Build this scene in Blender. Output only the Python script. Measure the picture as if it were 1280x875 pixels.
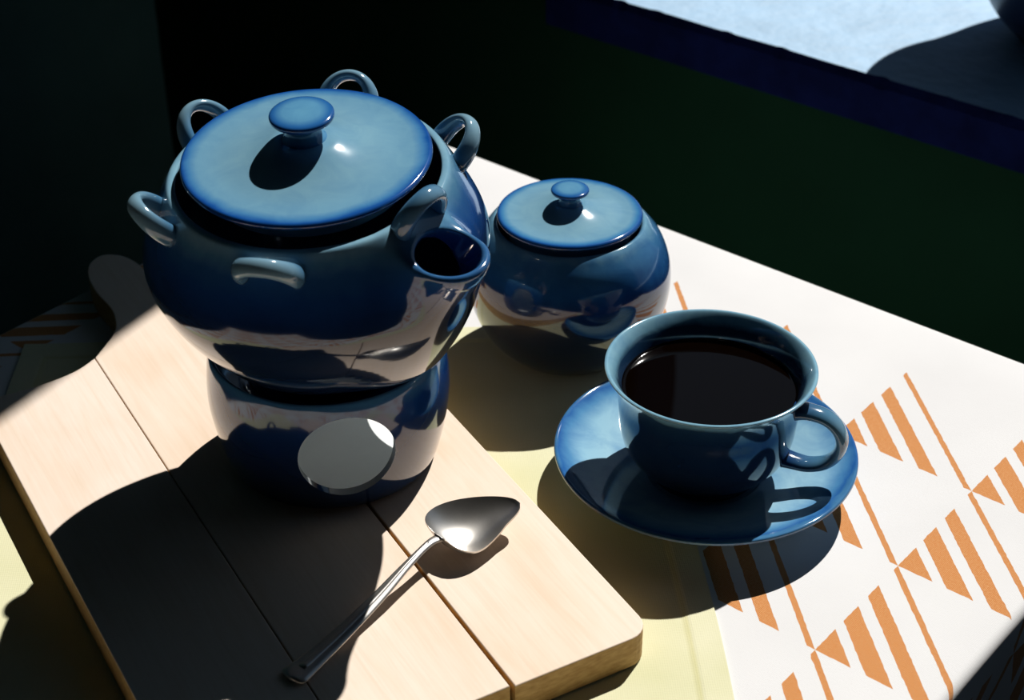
import bpy, bmesh, math, random
import numpy as np
from mathutils import Vector, Matrix, noise as mnoise

# ------------------------------------------------------------------ scene, camera, light
scene = bpy.context.scene
COL = scene.collection
for o in list(bpy.data.objects):
    bpy.data.objects.remove(o, do_unlink=True)

# table top is z = 0, window wall runs along X on the +Y side, floor is 0.75 m below
cam_d = bpy.data.cameras.new('camera')
cam_d.sensor_fit = 'HORIZONTAL'
cam_d.sensor_width = 36.0
cam_d.lens = 2135.39 / 1280.0 * 36.0
cam_d.clip_start = 0.01
cam = bpy.data.objects.new('camera', cam_d)
COL.objects.link(cam)
_right = Vector((0.76725153, 0.6413214, -0.0056529))
_down = Vector((0.34766085, -0.42330209, -0.83662852))
_fwd = Vector((-0.53894065, 0.63993922, -0.54774152))
m = Matrix.Identity(4)
for i in range(3):
    m[i][0] = _right[i]; m[i][1] = -_down[i]; m[i][2] = -_fwd[i]
m.translation = Vector((0, 0, 0.54))
cam.matrix_world = m
scene.camera = cam
cam_d.dof.use_dof = True
cam_d.dof.focus_distance = 0.82
cam_d.dof.aperture_fstop = 13.0

world = bpy.data.worlds.new('sky')
scene.world = world
world.use_nodes = True
bg = world.node_tree.nodes['Background']
bg.inputs['Color'].default_value = (0.50, 0.72, 1.0, 1)
bg.inputs['Strength'].default_value = 0.18

sun_d = bpy.data.lights.new('sun', 'SUN')
sun_d.energy = 6.0
sun_d.angle = math.radians(0.55)
sun_d.color = (1.0, 0.955, 0.89)
sun = bpy.data.objects.new('sun', sun_d)
COL.objects.link(sun)
sun.rotation_euler = Vector((-0.15, 0.85, 1.0)).to_track_quat('Z', 'Y').to_euler()
sun.location = (-0.4, 3, 4)

vs = scene.view_settings
vs.view_transform = 'Standard'
vs.look = 'None'
vs.exposure = 0.0
vs.gamma = 1.0
vs.use_curve_mapping = False
scene.display_settings.display_device = 'sRGB'

# ------------------------------------------------------------------ helpers
def obj(name, me, mat=None, parent=None, smooth=True):
    o = bpy.data.objects.new(name, me)
    COL.objects.link(o)
    if mat is not None:
        for mm in (mat if isinstance(mat, (list, tuple)) else [mat]):
            me.materials.append(mm)
    if parent is not None:
        o.parent = parent
    if smooth:
        me.polygons.foreach_set('use_smooth', [True] * len(me.polygons))
    return o

def tag(o, label, cat, group=None):
    o['label'] = label; o['category'] = cat
    if group: o['group'] = group
    return o

def empty(name, loc=(0, 0, 0)):
    e = bpy.data.objects.new(name, None)
    COL.objects.link(e)
    e.location = loc
    e.empty_display_size = 0.03
    return e

def mesh(name, v, f):
    me = bpy.data.meshes.new(name)
    me.from_pydata([tuple(map(float, p)) for p in v], [], [tuple(map(int, q)) for q in f])
    me.update()
    return me

def from_bm(name, bm):
    me = bpy.data.meshes.new(name)
    bm.normal_update(); bm.to_mesh(me); bm.free()
    return me

def catmull(pts, n=6, closed=False):
    """smooth polyline through pts; a point given twice keeps a hard corner"""
    P = [np.array(p, float) for p in pts]
    out = []
    for i in range(len(P) - 1):
        p0 = P[max(i - 1, 0)]; p1 = P[i]; p2 = P[i + 1]; p3 = P[min(i + 2, len(P) - 1)]
        if np.allclose(p1, p2):
            continue
        for k in range(n):
            t = k / n
            out.append(0.5 * ((2 * p1) + (-p0 + p2) * t + (2 * p0 - 5 * p1 + 4 * p2 - p3) * t * t + (-p0 + 3 * p1 - 3 * p2 + p3) * t ** 3))
    out.append(P[-1])
    return out

def lathe(name, prof, seg=112, n=5, mat_fn=None):
    """prof: (r, z) from axis to axis, ordered so that normals face out"""
    pr = catmull(prof, n)
    v, f, rows = [], [], []
    for (r, z) in pr:
        if r < 1e-5:
            rows.append([len(v)]); v.append((0, 0, z))
        else:
            rows.append(list(range(len(v), len(v) + seg)))
            for k in range(seg):
                a = 2 * math.pi * k / seg
                v.append((r * math.cos(a), r * math.sin(a), z))
    for A, B in zip(rows[:-1], rows[1:]):
        for k in range(seg):
            k2 = (k + 1) % seg
            if len(A) == 1 and len(B) == 1: continue
            if len(A) == 1: f.append((A[0], B[k2], B[k]))
            elif len(B) == 1: f.append((A[k], A[k2], B[0]))
            else: f.append((A[k], A[k2], B[k2], B[k]))
    return mesh(name, v, f)

def tube(name, path, ra, rb, up, seg=20, caps=True):
    """swept ellipse; ra, rb = radii (lists or numbers) across 'up' and along it"""
    P = [Vector(p) for p in path]; n = len(P)
    ra = [ra] * n if not hasattr(ra, '__len__') else ra
    rb = [rb] * n if not hasattr(rb, '__len__') else rb
    v, f = [], []
    for i, p in enumerate(P):
        t = (P[min(i + 1, n - 1)] - P[max(i - 1, 0)]).normalized()
        U = Vector(up(i) if callable(up) else up)
        U = (U - t * U.dot(t)).normalized(); S = t.cross(U)
        for k in range(seg):
            a = 2 * math.pi * k / seg
            v.append(p + S * (ra[i] * math.cos(a)) + U * (rb[i] * math.sin(a)))
    for i in range(n - 1):
        for k in range(seg):
            k2 = (k + 1) % seg
            f.append((i * seg + k, i * seg + k2, (i + 1) * seg + k2, (i + 1) * seg + k))
    if caps:
        f.append(tuple(reversed(range(seg)))); f.append(tuple(range((n - 1) * seg, n * seg)))
    return mesh(name, v, f)

def box_bm(bm, x0, x1, y0, y1, z0, z1):
    vs_ = [bm.verts.new(p) for p in ((x0, y0, z0), (x1, y0, z0), (x1, y1, z0), (x0, y1, z0), (x0, y0, z1), (x1, y0, z1), (x1, y1, z1), (x0, y1, z1))]
    for q in ((3, 2, 1, 0), (4, 5, 6, 7), (0, 1, 5, 4), (1, 2, 6, 5), (2, 3, 7, 6), (3, 0, 4, 7)):
        bm.faces.new([vs_[i] for i in q])

def boxes(name, lst, bevel=0.0):
    bm = bmesh.new()
    for b in lst: box_bm(bm, *b)
    if bevel:
        bmesh.ops.bevel(bm, geom=bm.edges[:], offset=bevel, segments=2, affect='EDGES', profile=0.5)
    return from_bm(name, bm)

# ------------------------------------------------------------------ materials
class NT:
    def __init__(s, name):
        s.m = bpy.data.materials.new(name); s.m.use_nodes = True
        s.t = s.m.node_tree; s.n = s.t.nodes; s.l = s.t.links
        s.p = s.n['Principled BSDF']
    def node(s, typ, **kw):
        nd = s.n.new(typ)
        for k, v in kw.items(): setattr(nd, k, v)
        return nd
    def link(s, a, b): s.l.new(a, b)
    def val(s, x, sock):
        if isinstance(x, (int, float)): sock.default_value = x
        else: s.link(x, sock)
    def math(s, op, a, b=0.0, c=None):
        nd = s.node('ShaderNodeMath', operation=op)
        s.val(a, nd.inputs[0]); s.val(b, nd.inputs[1])
        if c is not None: s.val(c, nd.inputs[2])
        return nd.outputs[0]
    def coord(s, kind='Object'): return s.node('ShaderNodeTexCoord').outputs[kind]
    def mapping(s, vec, scale=(1, 1, 1), rot=(0, 0, 0), loc=(0, 0, 0)):
        nd = s.node('ShaderNodeMapping'); s.link(vec, nd.inputs['Vector'])
        nd.inputs['Scale'].default_value = scale; nd.inputs['Rotation'].default_value = rot; nd.inputs['Location'].default_value = loc
        return nd.outputs[0]
    def noise(s, vec, scale, detail=3, rough=0.5, dist=0.0, out='Fac'):
        nd = s.node('ShaderNodeTexNoise'); s.link(vec, nd.inputs['Vector'])
        nd.inputs['Scale'].default_value = scale; nd.inputs['Detail'].default_value = detail
        nd.inputs['Roughness'].default_value = rough; nd.inputs['Distortion'].default_value = dist
        return nd.outputs[out]
    def ramp(s, fac, stops, interp='LINEAR'):
        nd = s.node('ShaderNodeValToRGB'); nd.color_ramp.interpolation = interp
        el = nd.color_ramp.elements
        while len(el) > 1: el.remove(el[-1])
        for i, (p, c) in enumerate(stops):
            e = el[0] if i == 0 else el.new(p)
            e.position = p; e.color = (*c, 1) if len(c) == 3 else c
        s.val(fac, nd.inputs[0])
        return nd.outputs[0]
    def mix(s, fac, a, b, mode='MIX'):
        nd = s.node('ShaderNodeMix', data_type='RGBA', blend_type=mode)
        s.val(fac, nd.inputs[0])
        for x, k in ((a, 6), (b, 7)):
            if isinstance(x, tuple): nd.inputs[k].default_value = (*x, 1)
            else: s.link(x, nd.inputs[k])
        return nd.outputs[2]
    def bump(s, h, strength=0.2, dist=0.001):
        nd = s.node('ShaderNodeBump'); nd.inputs['Strength'].default_value = strength
        nd.inputs['Distance'].default_value = dist; s.link(h, nd.inputs['Height'])
        s.link(nd.outputs[0], s.p.inputs['Normal'])
    def set(s, color=None, rough=0.5, **kw):
        if color is not None:
            if isinstance(color, tuple): s.p.inputs['Base Color'].default_value = (*color, 1)
            else: s.link(color, s.p.inputs['Base Color'])
        s.val(rough, s.p.inputs['Roughness'])
        for k, v in kw.items(): s.p.inputs[k].default_value = v
        return s.m

PALE = (0.145, 0.315, 0.44); MID = (0.05, 0.17, 0.34); DEEP = (0.006, 0.045, 0.2); NAVY = (0.006, 0.017, 0.05)

def glaze(name, axis, stops, mott=0.35, scale=38.0, rough=0.10):
    """glossy blue stoneware glaze: tint follows radius or height, mottled by noise"""
    t = NT(name); co = t.coord()
    sep = t.node('ShaderNodeSeparateXYZ'); t.link(co, sep.inputs[0])
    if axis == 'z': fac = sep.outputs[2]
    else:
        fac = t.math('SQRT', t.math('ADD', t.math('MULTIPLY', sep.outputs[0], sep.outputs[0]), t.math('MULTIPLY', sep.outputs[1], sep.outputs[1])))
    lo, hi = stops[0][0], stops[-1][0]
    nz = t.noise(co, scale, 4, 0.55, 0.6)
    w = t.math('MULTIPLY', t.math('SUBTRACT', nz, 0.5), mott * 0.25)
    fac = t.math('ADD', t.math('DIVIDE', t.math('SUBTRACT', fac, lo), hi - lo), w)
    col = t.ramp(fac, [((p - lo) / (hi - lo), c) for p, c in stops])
    nz2 = t.noise(co, scale * 1.7, 5, 0.6, 1.2)
    k = t.ramp(nz2, [(0.32, (0.62, 0.72, 0.86)), (0.62, (1.08, 1.05, 1.02))])
    col = t.mix(mott, col, t.mix(1.0, col, k, 'MULTIPLY'))
    b = t.noise(co, 90, 2)
    t.bump(b, 0.02, 0.0006)
    return t.set(col, rough, **{'IOR': 1.55, 'Coat Weight': 0.6, 'Coat Roughness': 0.045, 'Coat IOR': 1.5})

def wood_mat(name, seed, tint=(1, 1, 1)):
    t = NT(name); co = t.coord()
    mp = t.mapping(co, (1.5, 16, 16), loc=(seed * 1.37, seed * 0.71, seed))
    g = t.noise(mp, 9, 6, 0.6, 0.8)
    mp2 = t.mapping(co, (4, 120, 120), loc=(seed, 0, 0))
    fine = t.noise(mp2, 5, 3, 0.6)
    big = t.noise(t.mapping(co, (1, 2, 2), loc=(seed, seed, 0)), 12, 3)
    c = t.ramp(g, [(0.2, (0.69 * tint[0], 0.575 * tint[1], 0.475 * tint[2])), (0.55, (0.73 * tint[0], 0.63 * tint[1], 0.55 * tint[2])), (0.85, (0.71 * tint[0], 0.595 * tint[1], 0.505 * tint[2]))])
    c = t.mix(0.25, c, t.mix(1.0, c, t.ramp(fine, [(0.3, (0.86, 0.82, 0.76)), (0.6, (1.03, 1.03, 1.03))]), 'MULTIPLY'))
    c = t.mix(1.0, c, t.ramp(big, [(0.3, (0.95, 0.9, 0.84)), (0.6, (1, 1, 1))]), 'MULTIPLY')
    # upright faces are darker: sawn ends and long sides alike
    geo = t.node('ShaderNodeNewGeometry')
    vt = t.node('ShaderNodeVectorTransform', vector_type='NORMAL', convert_from='WORLD', convert_to='OBJECT')
    t.link(geo.outputs['True Normal'], vt.inputs[0])
    sp = t.node('ShaderNodeSeparateXYZ'); t.link(vt.outputs[0], sp.inputs[0])
    side = t.math('SUBTRACT', 1.0, t.math('ABSOLUTE', sp.outputs[2]))
    ring = t.noise(t.mapping(co, (30, 30, 90)), 6, 3)
    sidec = t.ramp(ring, [(0.3, (0.42, 0.24, 0.085)), (0.7, (0.6, 0.38, 0.16))])
    c = t.mix(t.ramp(side, [(0.45, (0, 0, 0)), (0.85, (1, 1, 1))]), c, sidec)
    t.bump(fine, 0.08, 0.0006)
    return t.set(c, 0.55, **{'IOR': 1.4, 'Specular IOR Level': 0.3})

def plain(name, color, rough=0.6, var=0.15, scale=20, bump=0.1, bdist=0.002, **kw):
    t = NT(name); co = t.coord()
    nz = t.noise(co, scale, 5, 0.6)
    lo = tuple(x * (1 - var) for x in color); hi = tuple(min(1, x * (1 + var)) for x in color)
    c = t.ramp(nz, [(0.3, lo), (0.7, hi)])
    t.bump(t.noise(co, scale * 3, 4), bump, bdist)
    return t.set(c, rough, **kw)

def cloth_mat():
    t = NT('printed_cotton')
    uv = t.node('ShaderNodeUVMap', uv_map='flat').outputs[0]
    wob = t.noise(uv, 260, 2, 0.5, out='Color')
    wv = t.node('ShaderNodeVectorMath', operation='MULTIPLY_ADD'); t.link(wob, wv.inputs[0])
    wv.inputs[1].default_value = (0.0011, 0.0011, 0); t.link(uv, wv.inputs[2])
    sp = t.node('ShaderNodeSeparateXYZ'); t.link(wv.outputs[0], sp.inputs[0])
    X = t.math('SUBTRACT', t.math('ABSOLUTE', t.math('ADD', sp.outputs[0], 0.5052 - 0.00055)), 0.5052); Y = t.math('SUBTRACT', sp.outputs[1], 0.00055)
    a = t.math('FRACT', t.math('DIVIDE', t.math('ADD', X, 0.2654 + 0.079 * 40), 0.079))
    b = t.math('FRACT', t.math('DIVIDE', t.math('SUBTRACT', Y, 0.679 - 0.0757 * 40), 0.0757))
    s = t.math('ADD', a, b)
    def band(lo, hi): return t.math('MULTIPLY', t.math('GREATER_THAN', s, lo), t.math('LESS_THAN', s, hi))
    mk = t.math('ADD', t.math('ADD', t.math('LESS_THAN', s, 0.235), band(0.33, 0.505)), t.math('ADD', band(0.62, 0.757), band(0.945, 1.0)))
    mk = t.math('MULTIPLY', mk, t.math('LESS_THAN', Y, 0.7545))
    # woven threads
    w1 = t.node('ShaderNodeTexWave', wave_type='BANDS', bands_direction='X'); w2 = t.node('ShaderNodeTexWave', wave_type='BANDS', bands_direction='Y')
    for w in (w1, w2):
        t.link(uv, w.inputs['Vector']); w.inputs['Scale'].default_value = 420; w.inputs['Distortion'].default_value = 2.0; w.inputs['Detail'].default_value = 1
    weave = t.math('MULTIPLY', t.math('ADD', w1.outputs['Fac'], w2.outputs['Fac']), 0.5)
    spk = t.noise(uv, 900, 2)
    org = t.ramp(t.math('ADD', t.math('MULTIPLY', weave, 0.5), t.math('MULTIPLY', spk, 0.5)), [(0.3, (0.45, 0.155, 0.04)), (0.5, (0.51, 0.21, 0.062)), (0.7, (0.58, 0.32, 0.15))])
    wht = t.ramp(t.noise(uv, 14, 3), [(0.3, (0.625, 0.63, 0.645)), (0.7, (0.665, 0.67, 0.685))])
    c = t.mix(mk, wht, org)
    t.bump(t.math('ADD', weave, t.math('MULTIPLY', spk, 1.5)), 0.16, 0.0005)
    return t.set(c, 0.9, **{'Specular IOR Level': 0.1, 'Sheen Weight': 0.15})

def napkin_mat():
    t = NT('yellow_linen')
    uv = t.node('ShaderNodeUVMap', uv_map='flat').outputs[0]
    sp = t.node('ShaderNodeSeparateXYZ'); t.link(uv, sp.inputs[0])
    e = t.math('MINIMUM', t.math('MINIMUM', sp.outputs[0], t.math('SUBTRACT', 1, sp.outputs[0])), t.math('MINIMUM', sp.outputs[1], t.math('SUBTRACT', 1, sp.outputs[1])))
    hem = t.ramp(e, [(0.0, (0.64, 0.63, 0.45)), (0.036, (0.64, 0.63, 0.45)), (0.040, (0.58, 0.56, 0.31)), (0.045, (0.63, 0.62, 0.43))])
    nz = t.noise(uv, 7, 4)
    c = t.mix(1.0, hem, t.ramp(nz, [(0.3, (0.92, 0.93, 0.85)), (0.7, (1.04, 1.04, 1.06))]), 'MULTIPLY')
    w1 = t.node('ShaderNodeTexWave', wave_type='BANDS', bands_direction='X'); w2 = t.node('ShaderNodeTexWave', wave_type='BANDS', bands_direction='Y')
    for w in (w1, w2):
        t.link(uv, w.inputs['Vector']); w.inputs['Scale'].default_value = 110; w.inputs['Distortion'].default_value = 2.0
    t.bump(t.math('ADD', w1.outputs['Fac'], w2.outputs['Fac']), 0.12, 0.0005)
    return t.set(c, 0.9, **{'Specular IOR Level': 0.1, 'Sheen Weight': 0.1})

M = {}
M['cloth'] = cloth_mat()
M['napkin'] = napkin_mat()
M['wood1'] = wood_mat('birch_plank', 1.0, (1.0, 1.0, 1.0))
M['wood2'] = wood_mat('birch_plank_warm', 4.3, (1.0, 0.985, 0.96))
M['wood3'] = wood_mat('birch_plank_pale', 8.9, (1.0, 0.975, 0.94))
M['burnt'] = plain('dark_glue_line', (0.10, 0.035, 0.012), 0.8)
M['table'] = plain('dark_table_wood', (0.06, 0.035, 0.02), 0.5)
M['wall'] = plain('dark_green_wall_paint', (0.006, 0.028, 0.014), 0.9, 0.12, 9, 0.1, **{'Specular IOR Level': 0.05})
M['wall_side'] = plain('dark_teal_wall_paint', (0.19, 0.40, 0.40), 0.9, 0.12, 9, 0.1, **{'Specular IOR Level': 0.05})
M['floor'] = plain('dark_floor', (0.02, 0.022, 0.02), 0.6)
M['ceil'] = plain('dim_ceiling_paint', (0.02, 0.022, 0.025), 0.8)
M['sill'] = plain('pale_blue_sill_paint', (0.265, 0.43, 0.61), 0.6, 0.10, 26, 0.35, 0.004)
M['sill_edge'] = plain('navy_sill_edge_shade', (0.004, 0.008, 0.05), 0.9, 0.3, 40, 0.4, 0.003, **{'Specular IOR Level': 0.05})  # shade on the front of the pale sill, put into the colour
M['frame'] = plain('window_frame_paint', (0.05, 0.09, 0.16), 0.5)
M['steel'] = plain('worn_steel', (0.66, 0.64, 0.61), 0.34, 0.1, 60, 0.05, 0.0004, **{'Metallic': 1.0})
M['white_glaze'] = plain('white_inner_glaze', (0.80, 0.84, 0.85), 0.3, 0.05, 20, 0.02, 0.0005)
M['planter'] = plain('dark_blue_planter_glaze', (0.006, 0.016, 0.05), 0.3, 0.3, 20, 0.1)

# ------------------------------------------------------------------ the setting
XL, XR, YN, YF = -1.36, 1.9, -1.7, 1.045      # room inside faces
ZF, ZC = -0.75, 1.85
WX0, WX1, WZ0, WZ1, WT = -0.832, 0.56, 0.028, 1.58, 0.21   # window opening and wall thickness

def struct(name, me, mat, parent=None):
    o = obj(name, me, mat, parent, smooth=False)
    if parent is None: o['kind'] = 'structure'
    return o
struct('floor', boxes('floor', [(XL - .1, XR + .1, YN - .1, YF + WT, ZF - .05, ZF)]), M['floor'])
struct('ceiling', boxes('ceiling', [(XL - .1, XR + .1, YN - .1, YF + WT, ZC, ZC + .05)]), M['ceil'])
struct('wall_left', boxes('wall_left', [(XL - .1, XL, YN - .1, YF + WT, ZF, ZC)]), M['wall_side'])
struct('wall_right', boxes('wall_right', [(XR, XR + .1, YN - .1, YF + WT, ZF, ZC)]), M['wall'])
struct('wall_near', boxes('wall_near', [(XL, XR, YN - .1, YN, ZF, ZC)]), M['wall'])
struct('wall_far', boxes('wall_far', [(XL, WX0, YF, YF + WT, ZF, ZC), (WX1, XR, YF, YF + WT, ZF, ZC),
                                       (WX0, WX1, YF, YF + WT, ZF, WZ0 - .036), (WX0, WX1, YF, YF + WT, WZ1, ZC)]), M['wall'])

win = empty('window_1', (0, 0, 0)); win['kind'] = 'structure'
# sill: pale top slab with a chipped, uneven front nose, edge shade painted in navy
def sill_mesh():
    bm = bmesh.new()
    nx, x0, x1 = 520, WX0 - 0.0, WX1
    prof = [(1.034, -0.007), (1.034, 0.024), (1.0385, 0.030), (1.06, 0.030), (1.12, 0.030), (1.2, 0.030), (1.275, 0.030), (1.275, -0.007)]
    rows = []
    for i in range(nx + 1):
        x = x0 + (x1 - x0) * i / nx
        ch = max(0, mnoise.noise(Vector((x * 60, 0, 3))) - 0.15) * 0.006 + mnoise.noise(Vector((x * 22, 5, 3))) * 0.0014
        row = []
        for j, (y, z) in enumerate(prof):
            if j == 2: y = y + ch
            if j == 1: z = z - ch * 0.8; y += ch * 0.3
            row.append(bm.verts.new((x, y, z)))
        rows.append(row)
    n = len(prof)
    for A, B in zip(rows[:-1], rows[1:]):
        for j in range(n):
            f = bm.faces.new((A[j], B[j], B[(j + 1) % n], A[(j + 1) % n]))
            f.material_index = 1 if j in (0, 1, 7) else 0
    bm.faces.new(rows[0]); bm.faces.new(list(reversed(rows[-1])))
    bmesh.ops.recalc_face_normals(bm, faces=bm.faces[:])
    return from_bm('window_sill', bm)
sl = obj('window_sill', sill_mesh(), [M['sill'], M['sill_edge']], win, smooth=False)
sl['label'] = 'pale blue painted sill with chipped front edge, its shade painted navy'
fr = 0.045
struct('window_frame', boxes('window_frame', [(WX0 - .001, WX0 + .004, YF + .14, YF + .2, WZ0 + .003, WZ1), (WX1 - .03, WX1, YF + .14, YF + .2, WZ0 + .003, WZ1), (WX0, WX1, YF + .14, YF + .2, WZ1 - fr, WZ1)]), M['frame'], win)

# ------------------------------------------------------------------ table and cloth
TX0, TX1, TY0, TY1 = -0.777, -0.2036, -0.06, 0.8075
tb = empty('dining_table', ((TX0 + TX1) / 2, (TY0 + TY1) / 2, ZF))
tag(tb, 'small dark wooden table hidden under the printed cloth', 'table')
def local(me, p):
    me.transform(Matrix.Translation(-Vector(p))); return me
obj('table_top', local(boxes('table_top', [(TX0 + .006, TX1 - .006, TY0 + .006, TY1 - .006, -.028, -.003)], .002), tb.location), M['table'], tb, False)
for lx in (TX0 + .06, TX1 - .06):
    for ly in (TY0 + .06, TY1 - .06):
        obj('leg', local(boxes('leg', [(lx - .022, lx + .022, ly - .022, ly + .022, ZF, -.028)], .003), tb.location), M['table'], tb, False)

def tablecloth_mesh():
    """flat top, rounded edge, hanging skirt with folds; 'flat' uv = the cloth spread out in metres"""
    rb, drop, rc = 0.005, 0.24, 0.012
    # outline of the flat part (inset by bend radius), going round
    pts = []
    x0, x1, y0, y1 = TX0 + rb, TX1 - rb, TY0 + rb, TY1 - rb
    def seg(a, b, n):
        for i in range(n): pts.append((a[0] + (b[0] - a[0]) * i / n, a[1] + (b[1] - a[1]) * i / n))
    def arc(cx, cy, a0, n=10):
        for i in range(n):
            a = math.radians(a0 + 90 * i / n); pts.append((cx + rc * math.cos(a), cy + rc * math.sin(a)))
    seg((x0 + rc, y0), (x1 - rc, y0), 60); arc(x1 - rc, y0 + rc, -90)
    seg((x1, y0 + rc), (x1, y1 - rc), 110); arc(x1 - rc, y1 - rc, 0)
    seg((x1 - rc, y1), (x0 + rc, y1), 60); arc(x0 + rc, y1 - rc, 90)
    seg((x0, y1 - rc), (x0, y0 + rc), 110); arc(x0 + rc, y0 + rc, 180)
    n = len(pts); cx, cy = (x0 + x1) / 2, (y0 + y1) / 2
    v, uv, f = [], [], []
    nor = []
    for i in range(n):
        a, b = Vector(pts[i - 1]), Vector(pts[(i + 1) % n]); d = (b - a).normalized(); nor.append(Vector((d.y, -d.x)))
    rings = []
    def ring(fn):
        idx = []
        for i in range(n):
            p, q = fn(i); idx.append(len(v)); v.append(p); uv.append(q)
        rings.append(idx)
    for s in (0.0, 0.25, 0.5, 0.75, 0.9, 1.0):
        s_ = max(s, 0.02)
        ring(lambda i: (((cx + (pts[i][0] - cx) * s_, cy + (pts[i][1] - cy) * s_, 0.0)), (cx + (pts[i][0] - cx) * s_, cy + (pts[i][1] - cy) * s_)))
    for k in range(1, 6):
        a = math.pi / 2 * k / 5
        ring(lambda i: ((pts[i][0] + nor[i].x * rb * math.sin(a), pts[i][1] + nor[i].y * rb * math.sin(a), -rb * (1 - math.cos(a))),
                        (pts[i][0] + nor[i].x * rb * a, pts[i][1] + nor[i].y * rb * a)))
    L = 0.0; lens = []
    for i in range(n):
        lens.append(L); L += (Vector(pts[(i + 1) % n]) - Vector(pts[i])).length
    for k in range(1, 15):
        t = k / 14; d = drop * t
        def fn(i):
            w = lens[i] * 2 * math.pi / L
            fold = (math.sin(w * 26 + 0.8 * math.sin(w * 7)) * 0.5 + 0.5 + 0.35 * math.sin(w * 11 + 1)) * 0.016 * t ** 0.7 + 0.012 * t
            fold = max(fold, 0.0005)
            o_ = rb + fold
            return ((pts[i][0] + nor[i].x * o_, pts[i][1] + nor[i].y * o_, -rb - d), (pts[i][0] + nor[i].x * (rb * 1.57 + d), pts[i][1] + nor[i].y * (rb * 1.57 + d)))
        ring(fn)
    c = len(v); v.append((cx, cy, 0)); uv.append((cx, cy))
    for i in range(n): f.append((c, rings[0][i], rings[0][(i + 1) % n]))
    for A, B in zip(rings[:-1], rings[1:]):
        for i in range(n): f.append((A[i], B[i], B[(i + 1) % n], A[(i + 1) % n]))
    me = mesh('tablecloth', v, f)
    u = me.uv_layers.new(name='flat')
    for lp in me.loops: u.data[lp.index].uv = uv[lp.vertex_index]
    return me
tc = obj('tablecloth', tablecloth_mesh(), M['cloth'])
tag(tc, 'white cotton tablecloth printed with orange striped triangles', 'tablecloth')

def napkin_mesh():
    A = Vector((-0.7535, 0.4534)); S = 0.362; th = math.radians(43.5)
    e1 = Vector((math.cos(th), math.sin(th))); e2 = Vector((math.sin(th), -math.cos(th)))
    N = 90; v, f, uv = [], [], []
    for layer in (0, 1):
        for i in range(N + 1):
            for j in range(N + 1):
                a, b = i / N, j / N
                w = 0.0022 * math.sin(b * 9 + 1) * (a * (1 - a)) + 0.0012 * math.sin(a * 23) * (1 if i in (0, N) else 0)
                p = A + e1 * (a * S) + e2 * (b * S)
                p += e1 * (0.0016 * math.sin(b * 8 + 2) ) + e2 * (0.0016 * math.sin(a * 9))
                edge = min(a, 1 - a, b, 1 - b) * S
                hem = 0.0005 if edge < 0.0155 else 0.0
                z = 0.0003 if layer else 0.0011 + hem + 0.00018 * mnoise.noise(Vector((p.x * 40, p.y * 40, 0)))
                v.append((p.x, p.y, z)); uv.append((a, b))
    W = N + 1
    def I(l, i, j): return l * W * W + i * W + j
    for i in range(N):
        for j in range(N):
            f.append((I(0, i, j), I(0, i, j + 1), I(0, i + 1, j + 1), I(0, i + 1, j)))
    for i in range(N):
        f.append((I(0, i, 0), I(0, i + 1, 0), I(1, i + 1, 0), I(1, i, 0)))
        f.append((I(0, i + 1, N), I(0, i, N), I(1, i, N), I(1, i + 1, N)))
        f.append((I(0, 0, i + 1), I(0, 0, i), I(1, 0, i), I(1, 0, i + 1)))
        f.append((I(0, N, i), I(0, N, i + 1), I(1, N, i + 1), I(1, N, i)))
    me = mesh('napkin', v, f)
    bm = bmesh.new(); bm.from_mesh(me); bmesh.ops.recalc_face_normals(bm, faces=bm.faces[:])
    bm.to_mesh(me); bm.free()
    # make sure the top looks up
    if me.polygons[0].normal.z < 0: me.flip_normals()
    u = me.uv_layers.new(name='flat')
    for lp in me.loops: u.data[lp.index].uv = uv[lp.vertex_index]
    return me
nk = obj('napkin', napkin_mesh(), M['napkin'], smooth=False)
tag(nk, 'pale yellow linen napkin spread under the cutting board', 'napkin')

# ------------------------------------------------------------------ cutting board
BT = 0.0190; BB = 0.0018
BA = math.radians(-20.7)
uvec = Vector((math.cos(BA), math.sin(BA))); vvec = Vector((-uvec.y, uvec.x))
def buv(u, v): return (uvec.x * u + vvec.x * v, uvec.y * u + vvec.y * v)
board = empty('cutting_board', (*buv(-0.63, 0.2235), BB))
board.rotation_euler = (0, 0, BA)
tag(board, 'pale wooden cutting board with rounded handle under the tea warmer', 'cutting board')
def plank_mesh(outline, bevel=0.0006):
    bm = bmesh.new()
    vs_ = [bm.verts.new((u + 0.63, v - 0.2235, 0)) for u, v in outline]
    fc = bm.faces.new(vs_)
    if fc.normal.z < 0: fc.normal_flip()
    bm.normal_update()
    if fc.normal.z > 0: fc.normal_flip()
    r = bmesh.ops.extrude_face_region(bm, geom=[fc])
    for e in r['geom']:
        if isinstance(e, bmesh.types.BMVert): e.co.z += BT - BB
    bmesh.ops.recalc_face_normals(bm, faces=bm.faces[:])
    ed = [e for e in bm.edges if abs(e.verts[0].co.z - e.verts[1].co.z) < 1e-6]
    bmesh.ops.bevel(bm, geom=ed, offset=bevel, segments=3, affect='EDGES', profile=0.5, clamp_overlap=True)
    return from_bm('plank', bm)
UF = -0.4652
def rc_corner(cu, cv, r, a0, a1, n=6):
    return [(cu + r * math.cos(math.radians(a0 + (a1 - a0) * i / n)), cv + r * math.sin(math.radians(a0 + (a1 - a0) * i / n))) for i in range(n + 1)]
fl = catmull([(-0.7925, 0.128), (-0.7920, 0.150), (-0.7955, 0.170), (-0.8030, 0.1836)], 4)
p1 = rc_corner(UF - .012, .1163 + .012, .012, -90, 0)[:] + [(UF, 0.1836)] + [tuple(p) for p in reversed(fl)] + rc_corner(-.7925 + .010, .1163 + .010, .010, 180, 270, 5)
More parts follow.
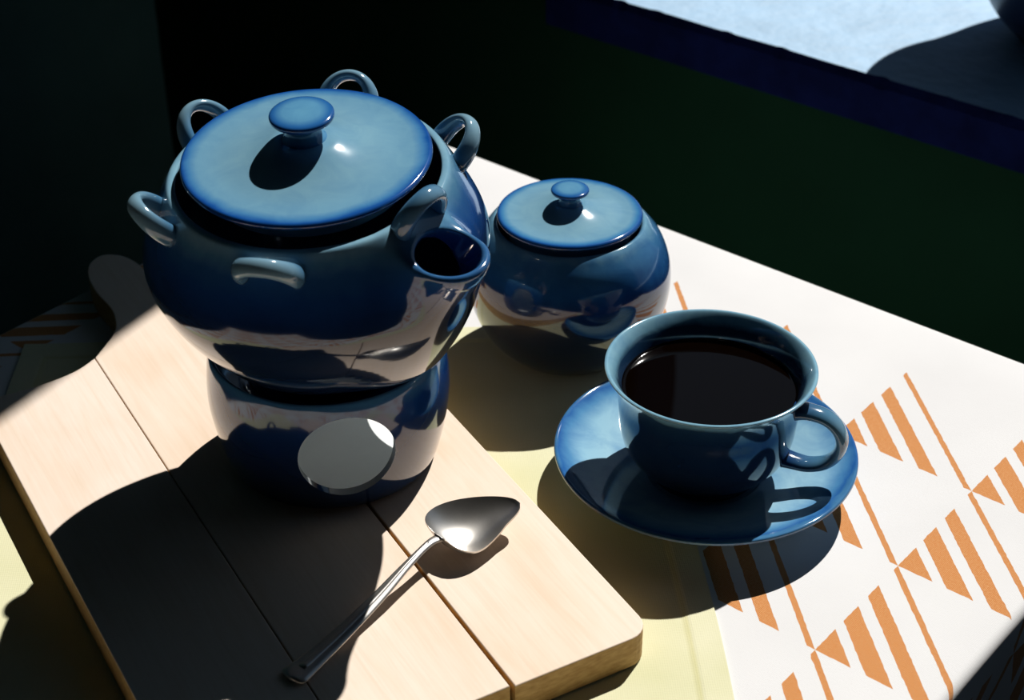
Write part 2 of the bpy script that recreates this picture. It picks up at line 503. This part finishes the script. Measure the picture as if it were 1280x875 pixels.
hb = catmull([(-0.8032, 0.1840), (-0.8145, 0.1945), (-0.8245, 0.2025), (-0.8370, 0.2068), (-0.8500, 0.2083), (-0.8710, 0.2066), (-0.8910, 0.2082), (-0.9040, 0.2128), (-0.9100, 0.2190), (-0.9115, 0.2235)], 4)
hb = [tuple(p) for p in hb]
hbm = [(u, 0.447 - v) for u, v in reversed(hb[:-1])]
VG = 0.2598
hbm = [(u, min(v, VG - .0006)) for u, v in hbm]
p2 = [(UF - .0006, 0.1840)] + hb + hbm + [(UF - .0012, VG - .0013)]
fr_ = [(u, 0.447 - v) for u, v in [tuple(p) for p in fl]]
p3 = [(UF, VG + .0006)] + rc_corner(UF - .011, .3308 - .011, .011, 0, 90) + rc_corner(-.7925 + .010, .3308 - .010, .010, 90, 180, 5) + [p for p in fr_ if p[1] > VG + .004] + [(-0.8035, VG + .0001)]
for nm, pl, mt in (('plank', p1, 'wood1'), ('plank', p2, 'wood2'), ('plank', p3, 'wood3')):
    obj(nm, plank_mesh(pl), M[mt], board, smooth=False)

# ------------------------------------------------------------------ tea warmer
SC = Vector((-0.5242, 0.4806, BT + 0.0002))
def warmer_mesh():
    outer = [(0.0, 0.0015), (0.030, 0.0015), (0.044, 0.0), (0.0485, 0.0), (0.0515, 0.0012), (0.0540, 0.006), (0.0575, 0.020), (0.0600, 0.036), (0.0600, 0.048), (0.0588, 0.059), (0.0578, 0.0645), (0.0568, 0.0662)]
    inner = [(0.0555, 0.0655), (0.0548, 0.0625), (0.0550, 0.0550), (0.0553, 0.0450), (0.0535, 0.022), (0.0495, 0.010), (0.043, 0.0070), (0.0, 0.0068)]
    dish = lathe('dish', [(0.0553, 0.0640), (0.0535, 0.0632), (0.0460, 0.0578), (0.0400, 0.0520), (0.0360, 0.0502), (0.0, 0.0500), (0.0, 0.0500), (0.0, 0.0472), (0.0, 0.0472), (0.0370, 0.0474), (0.0450, 0.0530), (0.0525, 0.0598), (0.0553, 0.0610)], 128, 3)
    me = lathe('warmer', outer + inner, 128, 4)
    o = bpy.data.objects.new('tmp', me); COL.objects.link(o)
    me.materials.append(None); me.materials.append(None)
    n_out = 0
    for p in me.polygons:
        c = p.center; r = math.hypot(c.x, c.y)
        # inside faces: normal towards the axis or floor inside
        nr = c.x * p.normal.x + c.y * p.normal.y
        ins = (nr < 0 and .006 < c.z < .061) or (p.normal.z > .3 and c.z < .03 and r < .055)
        p.material_index = 1 if ins else 0
    cutters = []
    for az, zc, rad in ((-36.6, 0.0355, 0.0238), (77.0, 0.0345, 0.0240), (150.0, 0.0330, 0.0190)):  # last hole is added out of view to let in light and brighten the inside
        bm = bmesh.new()
        bmesh.ops.create_cone(bm, cap_ends=True, segments=64, radius1=rad * .97, radius2=rad * 1.01, depth=0.05,
                              matrix=Matrix.Rotation(math.radians(az), 4, 'Z') @ Matrix.Translation((0.0600, 0, zc)) @ Matrix.Rotation(math.radians(90), 4, 'Y'))
        cm = from_bm('cut', bm); co = bpy.data.objects.new('cut', cm); COL.objects.link(co); cutters.append(co)
        md = o.modifiers.new('b', 'BOOLEAN'); md.object = co; md.operation = 'DIFFERENCE'; md.solver = 'EXACT'
    dg = bpy.context.evaluated_depsgraph_get(); dg.update()
    res = bpy.data.meshes.new_from_object(o.evaluated_get(dg))
    for c in cutters: bpy.data.objects.remove(c, do_unlink=True)
    bpy.data.objects.remove(o, do_unlink=True)
    bm = bmesh.new(); bm.from_mesh(res)
    n0 = len(bm.faces); bm.from_mesh(dish); bm.faces.ensure_lookup_table()
    for k in range(n0, len(bm.faces)):
        f = bm.faces[k]; f.normal_update(); f.smooth = True
        f.material_index = 1 if f.normal.z < -0.1 else 0
    bm.to_mesh(res); bm.free()
    ids = [p.material_index for p in res.polygons]
    res.materials.clear(); res.name = 'tea_warmer'
    return res, ids
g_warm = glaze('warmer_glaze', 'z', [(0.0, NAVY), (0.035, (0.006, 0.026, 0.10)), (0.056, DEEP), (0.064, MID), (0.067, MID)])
warm_me, warm_ids = warmer_mesh()
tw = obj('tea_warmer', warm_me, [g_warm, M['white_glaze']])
warm_me.polygons.foreach_set('material_index', warm_ids)
tw.location = SC
tag(tw, 'round blue glazed tea warmer with a circular opening, under the teapot', 'tea warmer')
bm = bmesh.new(); bm.from_mesh(warm_me)
for e in bm.edges:
    if e.is_manifold and e.calc_face_angle(0) > math.radians(38): e.smooth = False
bm.to_mesh(warm_me); bm.free()

# ------------------------------------------------------------------ implicit surfaces (teapot body with its spout)
def poly_sdf_grid(poly, r0, r1, z0, z1, h):
    R_, Z_ = np.meshgrid(np.arange(r0, r1, h), np.arange(z0, z1, h), indexing='ij')
    d = np.full(R_.shape, 1e9); ins = np.zeros(R_.shape, bool)
    n = len(poly)
    for i in range(n):
        a = poly[i]; b = poly[(i + 1) % n]
        ex, ez = b[0] - a[0], b[1] - a[1]; L = ex * ex + ez * ez
        if L < 1e-14: continue
        t = np.clip(((R_ - a[0]) * ex + (Z_ - a[1]) * ez) / L, 0, 1)
        d = np.minimum(d, np.hypot(R_ - a[0] - t * ex, Z_ - a[1] - t * ez))
        c = (a[1] > Z_) != (b[1] > Z_)
        with np.errstate(divide='ignore', invalid='ignore'):
            xs = a[0] + (Z_ - a[1]) * ex / (ez if abs(ez) > 1e-12 else 1e-12)
        ins ^= c & (R_ < xs)
    return np.where(ins, -d, d), (r0, z0, h)
def samp(grid, r, z):
    g, (r0, z0, h) = grid
    x = np.clip((r - r0) / h, 0, g.shape[0] - 1.001); y = np.clip((z - z0) / h, 0, g.shape[1] - 1.001)
    i = x.astype(np.int32); j = y.astype(np.int32); fx = x - i; fy = y - j
    return (g[i, j] * (1 - fx) * (1 - fy) + g[i + 1, j] * fx * (1 - fy) + g[i, j + 1] * (1 - fx) * fy + g[i + 1, j + 1] * fx * fy)
def smin(a, b, k):
    h = np.clip(0.5 + 0.5 * (b - a) / k, 0, 1)
    return b * (1 - h) + a * h - k * h * (1 - h)
def smax(a, b, k): return -smin(-a, -b, k)
def cone(x, y, z, a, b, ra, rb, sy=1.0):
    a = np.array(a); b = np.array(b); e = b - a; L = e @ e
    t = np.clip(((x - a[0]) * e[0] + (y - a[1]) * e[1] + (z - a[2]) * e[2]) / L, 0, 1)
    t2 = t * t * (3 - 2 * t) * .35 + t * .65
    return np.sqrt((x - a[0] - t * e[0]) ** 2 + ((y - a[1] - t * e[1]) / sy) ** 2 + (z - a[2] - t * e[2]) ** 2) - (ra + (rb - ra) * t2)

POT_OUT = [(0.0, 0.0), (0.034, 0.0), (0.0375, 0.0008), (0.0390, 0.0040), (0.0400, 0.0085), (0.0480, 0.0150), (0.0590, 0.0255), (0.0715, 0.0430), (0.0788, 0.0580), (0.0814, 0.0690), (0.0802, 0.0775), (0.0772, 0.0855), (0.0730, 0.0938), (0.0687, 0.1018), (0.0656, 0.1072), (0.0641, 0.1090), (0.0625, 0.1094)]
outp = catmull(POT_OUT, 6)
poly_o = [tuple(p) for p in outp] + [(0.0, 0.1094)]
inp = catmull([(0.0, 0.006), (0.034, 0.006), (0.0370, 0.0120), (0.0460, 0.0195), (0.0555, 0.0290), (0.0670, 0.0450), (0.0742, 0.0590), (0.0768, 0.0690), (0.0757, 0.0770), (0.0727, 0.0845), (0.0685, 0.0928), (0.0643, 0.1005), (0.0612, 0.1062), (0.0600, 0.1094)], 6)
poly_i = [tuple(p) for p in inp] + [(0.0602, 0.132), (0.0, 0.132)]
G_o = poly_sdf_grid(poly_o, 0, 0.16, -0.03, 0.14, 0.0005)
G_i = poly_sdf_grid(poly_i, 0, 0.16, -0.03, 0.14, 0.0005)
SP_TOP = 0.0998
def pot_parts(x, y, z):
    r = np.sqrt(x * x + y * y)
    bo = samp(G_o, r, z); bi = samp(G_i, r, z)
    so = cone(x, y, z, (0.044, 0, 0.047), (0.0855, 0, 0.0995), 0.030, 0.0178, 1.0)
    plane = (z - SP_TOP) * 0.985 + (x - 0.083) * 0.04
    so = smax(so, plane, 0.003)
    si = cone(x, y, z, (0.054, 0, 0.055), (0.0878, 0, 0.1040), 0.015, 0.0130, 1.10)
    return bo, bi, so, si
def pot_sdf(x, y, z):
    bo, bi, so, si = pot_parts(x, y, z)
    o = smin(bo, so, 0.016)
    i = smin(bi, si, 0.004)
    return smax(o, -i, 0.0022)

def surface_nets(fn, lo, hi, h):
    xs = np.arange(lo[0], hi[0], h); ys = np.arange(lo[1], hi[1], h); zs = np.arange(lo[2], hi[2], h)
    X, Y, Z = np.meshgrid(xs, ys, zs, indexing='ij')
    F = fn(X, Y, Z)
    S = F < 0
    nx, ny, nz = F.shape
    cnt = np.zeros((nx - 1, ny - 1, nz - 1), np.int8)
    for dx in (0, 1):
        for dy in (0, 1):
            for dz in (0, 1):
                cnt += S[dx:nx - 1 + dx, dy:ny - 1 + dy, dz:nz - 1 + dz]
    act = (cnt > 0) & (cnt < 8)
    I, J, K = np.nonzero(act)
    idx = -np.ones(act.shape, np.int64); idx[I, J, K] = np.arange(len(I))
    acc = np.zeros((len(I), 3)); num = np.zeros(len(I))
    cs = [(a, b, c) for a in (0, 1) for b in (0, 1) for c in (0, 1)]
    for a in cs:
        for ax in range(3):
            if a[ax]: continue
            b = list(a); b[ax] = 1
            fa = F[I + a[0], J + a[1], K + a[2]]; fb = F[I + b[0], J + b[1], K + b[2]]
            mk = (fa < 0) != (fb < 0)
            t = np.where(mk, fa / np.where(mk, fa - fb, 1), 0)
            p = np.tile(np.array(a, float), (len(I), 1)); p[:, ax] += t
            acc[mk] += p[mk]; num += mk
    V = acc / num[:, None]
    V = np.stack([xs[I] + V[:, 0] * h, ys[J] + V[:, 1] * h, zs[K] + V[:, 2] * h], 1)
    faces = []
    for ax in range(3):
        o1, o2 = (ax + 1) % 3, (ax + 2) % 3
        sl0 = [slice(1, n - 1) for n in F.shape]; sl0[ax] = slice(0, F.shape[ax] - 1)
        sl1 = list(sl0); sl1[ax] = slice(1, F.shape[ax])
        A = S[tuple(sl0)]; B = S[tuple(sl1)]
        ch = np.argwhere(A != B)
        base = np.ones(3, int); base[ax] = 0
        c0 = ch + base
        def cell(d1, d2):
            q = c0.copy(); q[:, o1] += d1; q[:, o2] += d2
            return idx[q[:, 0], q[:, 1], q[:, 2]]
        q = np.stack([cell(-1, -1), cell(0, -1), cell(0, 0), cell(-1, 0)], 1)
        flip = ~A[tuple(ch.T)]
        q[flip] = q[flip][:, ::-1]
        faces.append(q)
    Fc = np.concatenate(faces); Fc = Fc[(Fc >= 0).all(1)]
    e = h * 0.5
    def grad(V):
        x, y, z = V.T
        g = np.stack([fn(x + e, y, z) - fn(x - e, y, z), fn(x, y + e, z) - fn(x, y - e, z), fn(x, y, z + e) - fn(x, y, z - e)], 1) / (2 * e)
        return g
    for _ in range(2):
        g = grad(V); gl = np.maximum((g ** 2).sum(1), .25)
        d = fn(*V.T)
        st = np.clip(d, -h, h)[:, None] * g / gl[:, None]
        V = V - st
    g = grad(V); N = g / np.maximum(np.linalg.norm(g, axis=1), 1e-9)[:, None]
    return V, Fc, N
def np_mesh(name, V, F, N):
    used = np.unique(F); mp = -np.ones(len(V), np.int64); mp[used] = np.arange(len(used))
    V = V[used]; N = N[used]; F = mp[F]
    me = bpy.data.meshes.new(name)
    me.vertices.add(len(V)); me.vertices.foreach_set('co', V.astype(np.float32).ravel())
    me.loops.add(F.size); me.loops.foreach_set('vertex_index', F.astype(np.int32).ravel())
    me.polygons.add(len(F)); me.polygons.foreach_set('loop_start', np.arange(0, F.size, 4, dtype=np.int32))
    me.polygons.foreach_set('use_smooth', np.ones(len(F), bool))
    me.update(calc_edges=True); me.validate()
    me.normals_split_custom_set_from_vertices([tuple(n) for n in N])
    return me

# ------------------------------------------------------------------ teapot
PC = Vector((-0.5250, 0.4848, 0.0738))
pot = empty('teapot', PC)
dc = Vector((-PC.x, -PC.y, 0)).normalized()
Rt = Matrix.Rotation(math.radians(5.9), 4, Vector((-dc.y, dc.x, 0))) @ Matrix.Rotation(math.radians(2.3), 4, dc)
pot.rotation_euler = Rt.to_euler()
tag(pot, 'large blue glazed teapot with six loop handles and flat lid on the warmer', 'teapot')
V, F, N = surface_nets(pot_sdf, (-0.086, -0.086, -0.006), (0.114, 0.086, 0.114), 0.0012)
cen = V[F].mean(1)
bo, bi, so, si = pot_parts(*cen.T)
is_sp = ((so < bo - 0.0002) | ((si < bi) & (np.hypot(cen[:, 0], cen[:, 1]) > 0.062))) & (cen[:, 0] > 0.05) & (np.abs(cen[:, 1]) < 0.035) & (bo > -0.002)
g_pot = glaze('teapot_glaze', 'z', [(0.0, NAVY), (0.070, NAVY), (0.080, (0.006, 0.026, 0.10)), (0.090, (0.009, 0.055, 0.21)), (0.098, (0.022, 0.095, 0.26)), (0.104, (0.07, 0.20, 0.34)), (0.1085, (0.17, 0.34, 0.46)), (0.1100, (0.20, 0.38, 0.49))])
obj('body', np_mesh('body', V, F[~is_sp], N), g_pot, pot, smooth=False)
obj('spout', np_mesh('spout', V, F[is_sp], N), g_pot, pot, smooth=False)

def lid_set(parent, R_, z, dome, th, kr, kh, knob_z, flange, mat, kmat):
    pr = [(0.0, z - th - .001), (flange - .006, z - th - .001), (flange - .003, z - th - .010), (flange, z - th - .010), (flange + .0012, z - th - .003),
          (R_ - .006, z - th), (R_ - .0015, z - th * .85), (R_, z - th * .35), (R_ - .0008, z + .0006), (R_ * .93, z + .0009), (R_ * .74, z + dome * .14), (R_ * .58, z + dome * .30), (R_ * .45, z + dome * .50), (R_ * .34, z + dome * .73), (R_ * .25, z + dome * .94), (R_ * .18, z + dome), (0.0, z + dome)]
    l = obj('lid', lathe('lid', pr, 128, 5), mat, parent)
    zb = z + dome - .0012
    kp = [(0.0, zb), (kr * .70, zb), (kr * .56, zb + kh * .22), (kr * .52, zb + kh * .45), (kr * .66, zb + kh * .64), (kr * .94, zb + kh * .74), (kr, zb + kh * .84), (kr * .965, zb + kh * .93), (kr * .8, zb + kh * .97), (kr * .4, zb + kh), (0.0, zb + kh)]
    k = obj('knob', lathe('knob', kp, 80, 5), kmat, l)
    return l
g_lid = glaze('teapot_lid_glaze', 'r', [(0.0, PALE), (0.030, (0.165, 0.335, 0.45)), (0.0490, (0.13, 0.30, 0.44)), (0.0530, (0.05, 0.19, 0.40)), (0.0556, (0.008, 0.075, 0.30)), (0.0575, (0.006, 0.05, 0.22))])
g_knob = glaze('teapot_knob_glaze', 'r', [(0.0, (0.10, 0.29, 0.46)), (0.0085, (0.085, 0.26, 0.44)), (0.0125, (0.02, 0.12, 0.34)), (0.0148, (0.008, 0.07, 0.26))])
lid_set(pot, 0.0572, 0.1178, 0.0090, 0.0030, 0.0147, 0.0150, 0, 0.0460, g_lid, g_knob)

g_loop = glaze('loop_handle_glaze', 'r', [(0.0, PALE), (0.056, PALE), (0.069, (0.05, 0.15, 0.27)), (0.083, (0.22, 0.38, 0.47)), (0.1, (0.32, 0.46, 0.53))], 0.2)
for k in range(6):
    az = math.radians((120, 179, 242, 300, 3, 63)[k])
    er = Vector((math.cos(az), math.sin(az), 0)); et = Vector((-math.sin(az), math.cos(az), 0)); ez = Vector((0, 0, 1))
    el = math.radians(47)
    if k == 4: el = math.radians(66)
    n_ = er * math.cos(el) + ez * math.sin(el)
    f0 = er * 0.0685 + ez * 0.1005
    if k == 4: f0 = er * 0.0642 + ez * 0.1070
    path = []
    for i in range(33):
        a = math.pi * (i / 32)
        path.append(f0 + et * (0.0122 * math.cos(a) * (1 + .06 * math.sin(a))) + n_ * (0.0185 * math.sin(a) ** 0.85 - 0.002))
    sidev = et.cross(n_).normalized()
    ra = [0.0027 + 0.0012 * abs(math.cos(math.pi * i / 32)) ** 3 for i in range(33)]
    rb_ = [0.0042 + 0.0010 * abs(math.cos(math.pi * i / 32)) ** 3 for i in range(33)]
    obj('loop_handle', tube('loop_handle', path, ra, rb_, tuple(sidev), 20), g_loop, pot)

# ------------------------------------------------------------------ sugar bowl
SB = Vector((-0.5096, 0.6553, 0.0017))
sb = empty('sugar_bowl', SB)
tag(sb, 'squat blue glazed sugar bowl with knobbed lid behind the teapot', 'sugar bowl')
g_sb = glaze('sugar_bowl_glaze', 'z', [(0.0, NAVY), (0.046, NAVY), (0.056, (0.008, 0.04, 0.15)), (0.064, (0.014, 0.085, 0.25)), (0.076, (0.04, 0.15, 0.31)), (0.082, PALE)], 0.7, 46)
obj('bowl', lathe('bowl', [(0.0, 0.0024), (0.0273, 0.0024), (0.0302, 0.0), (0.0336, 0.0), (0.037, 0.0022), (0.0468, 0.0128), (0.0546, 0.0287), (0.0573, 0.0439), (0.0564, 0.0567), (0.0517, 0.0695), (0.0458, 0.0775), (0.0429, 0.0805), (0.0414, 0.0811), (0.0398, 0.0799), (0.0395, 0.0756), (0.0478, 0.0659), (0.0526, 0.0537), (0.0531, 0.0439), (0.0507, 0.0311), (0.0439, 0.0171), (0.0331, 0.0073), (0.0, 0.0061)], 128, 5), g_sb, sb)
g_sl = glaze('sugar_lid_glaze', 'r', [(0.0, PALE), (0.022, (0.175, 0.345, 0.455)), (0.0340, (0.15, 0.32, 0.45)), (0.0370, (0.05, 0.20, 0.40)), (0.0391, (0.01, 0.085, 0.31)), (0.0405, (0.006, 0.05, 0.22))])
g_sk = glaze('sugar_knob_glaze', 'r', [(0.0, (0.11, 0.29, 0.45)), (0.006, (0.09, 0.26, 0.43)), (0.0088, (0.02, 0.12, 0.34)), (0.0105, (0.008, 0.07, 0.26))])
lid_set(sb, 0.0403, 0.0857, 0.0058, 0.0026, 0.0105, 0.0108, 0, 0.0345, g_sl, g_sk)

# ------------------------------------------------------------------ cup, coffee, saucer
CC = Vector((-0.3757, 0.5982, 0.0018))
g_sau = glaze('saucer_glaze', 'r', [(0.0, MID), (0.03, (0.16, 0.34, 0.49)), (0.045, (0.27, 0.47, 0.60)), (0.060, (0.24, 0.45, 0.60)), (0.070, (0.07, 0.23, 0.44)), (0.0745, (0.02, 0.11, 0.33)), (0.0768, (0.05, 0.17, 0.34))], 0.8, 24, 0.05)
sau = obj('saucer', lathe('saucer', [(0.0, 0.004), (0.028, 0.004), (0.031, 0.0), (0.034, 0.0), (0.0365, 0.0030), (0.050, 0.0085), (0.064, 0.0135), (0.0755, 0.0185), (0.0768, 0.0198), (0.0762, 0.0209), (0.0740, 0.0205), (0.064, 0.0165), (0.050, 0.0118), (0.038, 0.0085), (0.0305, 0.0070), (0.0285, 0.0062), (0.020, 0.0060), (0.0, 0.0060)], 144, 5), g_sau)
sau.location = CC
tag(sau, 'blue glazed saucer under the coffee cup', 'saucer')
cup = empty('coffee_cup', CC + Vector((0, 0, 0.00625)))
tag(cup, 'blue glazed coffee cup with flared rim standing on its saucer', 'cup')
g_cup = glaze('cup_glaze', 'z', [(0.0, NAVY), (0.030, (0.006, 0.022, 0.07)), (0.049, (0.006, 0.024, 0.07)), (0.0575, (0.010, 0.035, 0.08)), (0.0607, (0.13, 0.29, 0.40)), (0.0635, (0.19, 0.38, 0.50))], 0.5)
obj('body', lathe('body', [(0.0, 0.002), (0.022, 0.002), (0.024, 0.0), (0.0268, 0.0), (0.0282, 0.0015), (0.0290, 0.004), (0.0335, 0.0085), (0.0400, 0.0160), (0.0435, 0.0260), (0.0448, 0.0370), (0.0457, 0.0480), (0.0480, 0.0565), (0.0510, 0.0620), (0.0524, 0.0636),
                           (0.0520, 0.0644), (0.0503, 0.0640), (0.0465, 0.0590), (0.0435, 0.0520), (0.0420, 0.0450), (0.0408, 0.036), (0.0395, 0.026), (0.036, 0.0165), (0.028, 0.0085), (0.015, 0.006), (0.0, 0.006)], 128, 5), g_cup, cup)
haz = math.radians(18)
hr = Vector((math.cos(haz), math.sin(haz), 0)); ht = Vector((-math.sin(haz), math.cos(haz), 0))
hp = [tuple(p) for p in catmull([(0.0440, 0.0480), (0.0500, 0.0492), (0.0590, 0.0480), (0.0655, 0.0430), (0.0682, 0.0355), (0.0665, 0.0275), (0.0610, 0.0212), (0.0530, 0.0180), (0.0460, 0.0180), (0.0405, 0.0185)], 6)]
nn = len(hp)
obj('handle', tube('handle', [hr * r + Vector((0, 0, z)) for r, z in hp], [0.0030 + .0014 * abs(2 * i / nn - 1) ** 4 for i in range(nn)], [0.0056 + .0012 * abs(2 * i / nn - 1) ** 4 for i in range(nn)], tuple(ht), 24),
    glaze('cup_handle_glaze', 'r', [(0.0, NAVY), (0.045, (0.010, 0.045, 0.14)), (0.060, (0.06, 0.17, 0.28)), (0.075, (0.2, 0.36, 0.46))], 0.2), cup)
t = NT('black_coffee')
cf_m = t.set((0.0016, 0.0006, 0.0002), 0.03, **{'IOR': 1.34})
cf = obj('coffee', lathe('coffee', [(0.0, 0.012), (0.030, 0.012), (0.0385, 0.024), (0.0405, 0.036), (0.0419, 0.0445), (0.0437, 0.0524), (0.0437, 0.0524), (0.0429, 0.0516), (0.0415, 0.0513), (0.0, 0.0513)], 96, 4), cf_m)
cf.location = cup.location
tag(cf, 'black coffee filling the blue cup', 'coffee')

# ------------------------------------------------------------------ teaspoon
SPO = Vector((-0.4235, 0.4740, BT))
spn = empty('teaspoon', SPO)
tag(spn, 'worn steel teaspoon lying on the cutting board', 'spoon')
def spoon_bowl():
    cl = catmull([(-0.4245, 0.4505), (-0.4235, 0.4590), (-0.4210, 0.4700), (-0.4168, 0.4815), (-0.4105, 0.4925)], 8)
    n = len(cl); NS = 20
    v, f = [], []
    def half(s):
        if s <= 0: return 0.0035
        a = 0.0160 * (math.sin(math.pi * min(1, s ** 0.62)) ** 0.60 if s < 1 else 0)
        return max(a, 0.0036 if s < .04 else 0.0002)
    for side in (0, 1):
        for i, p in enumerate(cl):
            s = i / (n - 1)
            a = cl[max(i - 1, 0)]; b = cl[min(i + 1, n - 1)]
            tg = Vector((b[0] - a[0], b[1] - a[1])).normalized(); sd = Vector((tg.y, -tg.x))
            w = half(s)
            dep = 0.0075 * math.sin(math.pi * min(1, s ** .75)) ** .75 if 0 < s < 1 else 0.0
            zr = 0.0120 - 0.0022 * math.sin(math.pi * s) + 0.001 * s
            for j in range(NS + 1):
                q = -1 + 2 * j / NS
                x = p[0] + sd.x * w * q; y = p[1] + sd.y * w * q
                z = zr + 0.0012 - 0.0034 * q * math.sin(math.pi * min(1, s ** .7)) - dep * (1 - abs(q) ** 2.2) - (0.0011 if side else 0)
                v.append((x - SPO.x, y - SPO.y, z))
    K = n * (NS + 1)
    for i in range(n - 1):
        for j in range(NS):
            a = i * (NS + 1) + j
            f.append((a, a + 1, a + NS + 2, a + NS + 1)); f.append((K + a, K + a + NS + 1, K + a + NS + 2, K + a + 1))
    for i in range(n - 1):
        for j in (0, NS):
            a = i * (NS + 1) + j; b = a + NS + 1
            f.append((a, b, K + b, K + a) if j == 0 else (b, a, K + a, K + b))
    me = mesh('spoon_bowl', v, f)
    bm = bmesh.new(); bm.from_mesh(me); bmesh.ops.remove_doubles(bm, verts=bm.verts[:], dist=1e-6); bmesh.ops.recalc_face_normals(bm, faces=bm.faces[:])
    for e in bm.edges:
        if e.is_manifold and e.calc_face_angle(0) > math.radians(50): e.smooth = False
    bm.to_mesh(me); bm.free()
    return me
obj('spoon_bowl', spoon_bowl(), M['steel'], spn)
hpth = catmull([(-0.4254, 0.4520, 0.0106), (-0.4253, 0.4440, 0.0120), (-0.4240, 0.4280, 0.0105), (-0.4220, 0.4050, 0.0066), (-0.4205, 0.3800, 0.0034), (-0.4196, 0.3600, 0.0020), (-0.4192, 0.3480, 0.0018)], 7)
nh = len(hpth)
def hw(i):
    s = i / (nh - 1)
    w = 0.0033 - 0.0012 * math.sin(math.pi * min(1, s / .45)) + (0.0042 * max(0, (s - .45) / .55) ** 1.2)
    if s > .93: w *= max(0.05, math.sqrt(max(0, 1 - ((s - .93) / .07) ** 2)))
    return w
sh = obj('spoon_handle', tube('spoon_handle', [Vector(p) - Vector((SPO.x, SPO.y, 0)) for p in hpth], [hw(i) for i in range(nh)], [0.0013] * nh, (0, 0, 1), 16), M['steel'], spn)
sh2 = obj('ridge', tube('ridge', [Vector(p) - Vector((SPO.x, SPO.y, -0.0009)) for p in hpth[7:-5]], [hw(i) * .35 for i in range(7, nh - 5)], [0.0008] * (nh - 12), (0, 0, 1), 10), M['steel'], sh)

# ------------------------------------------------------------------ planter on the sill
pl = empty('plant_pot', (-0.447, 1.197, 0.0302))
pl.scale = (1.08, 1.08, 1.2)
tag(pl, 'round dark blue glazed pot standing on the pale window sill', 'pot')
obj('pot_body', lathe('pot_body', [(0.0, 0.0), (0.038, 0.0), (0.046, 0.003), (0.064, 0.020), (0.077, 0.045), (0.086, 0.070), (0.096, 0.095), (0.104, 0.115), (0.107, 0.122), (0.103, 0.123), (0.100, 0.118), (0.090, 0.095), (0.080, 0.07), (0.068, 0.045), (0.05, 0.02), (0.0, 0.012)], 96, 5), M['planter'], pl)
obj('rim', lathe('rim', [(0.1035, 0.1215), (0.1070, 0.1200), (0.1095, 0.1230), (0.1085, 0.1270), (0.1050, 0.1280), (0.1025, 0.1255), (0.1035, 0.1215)], 96, 4), M['planter'], pl)
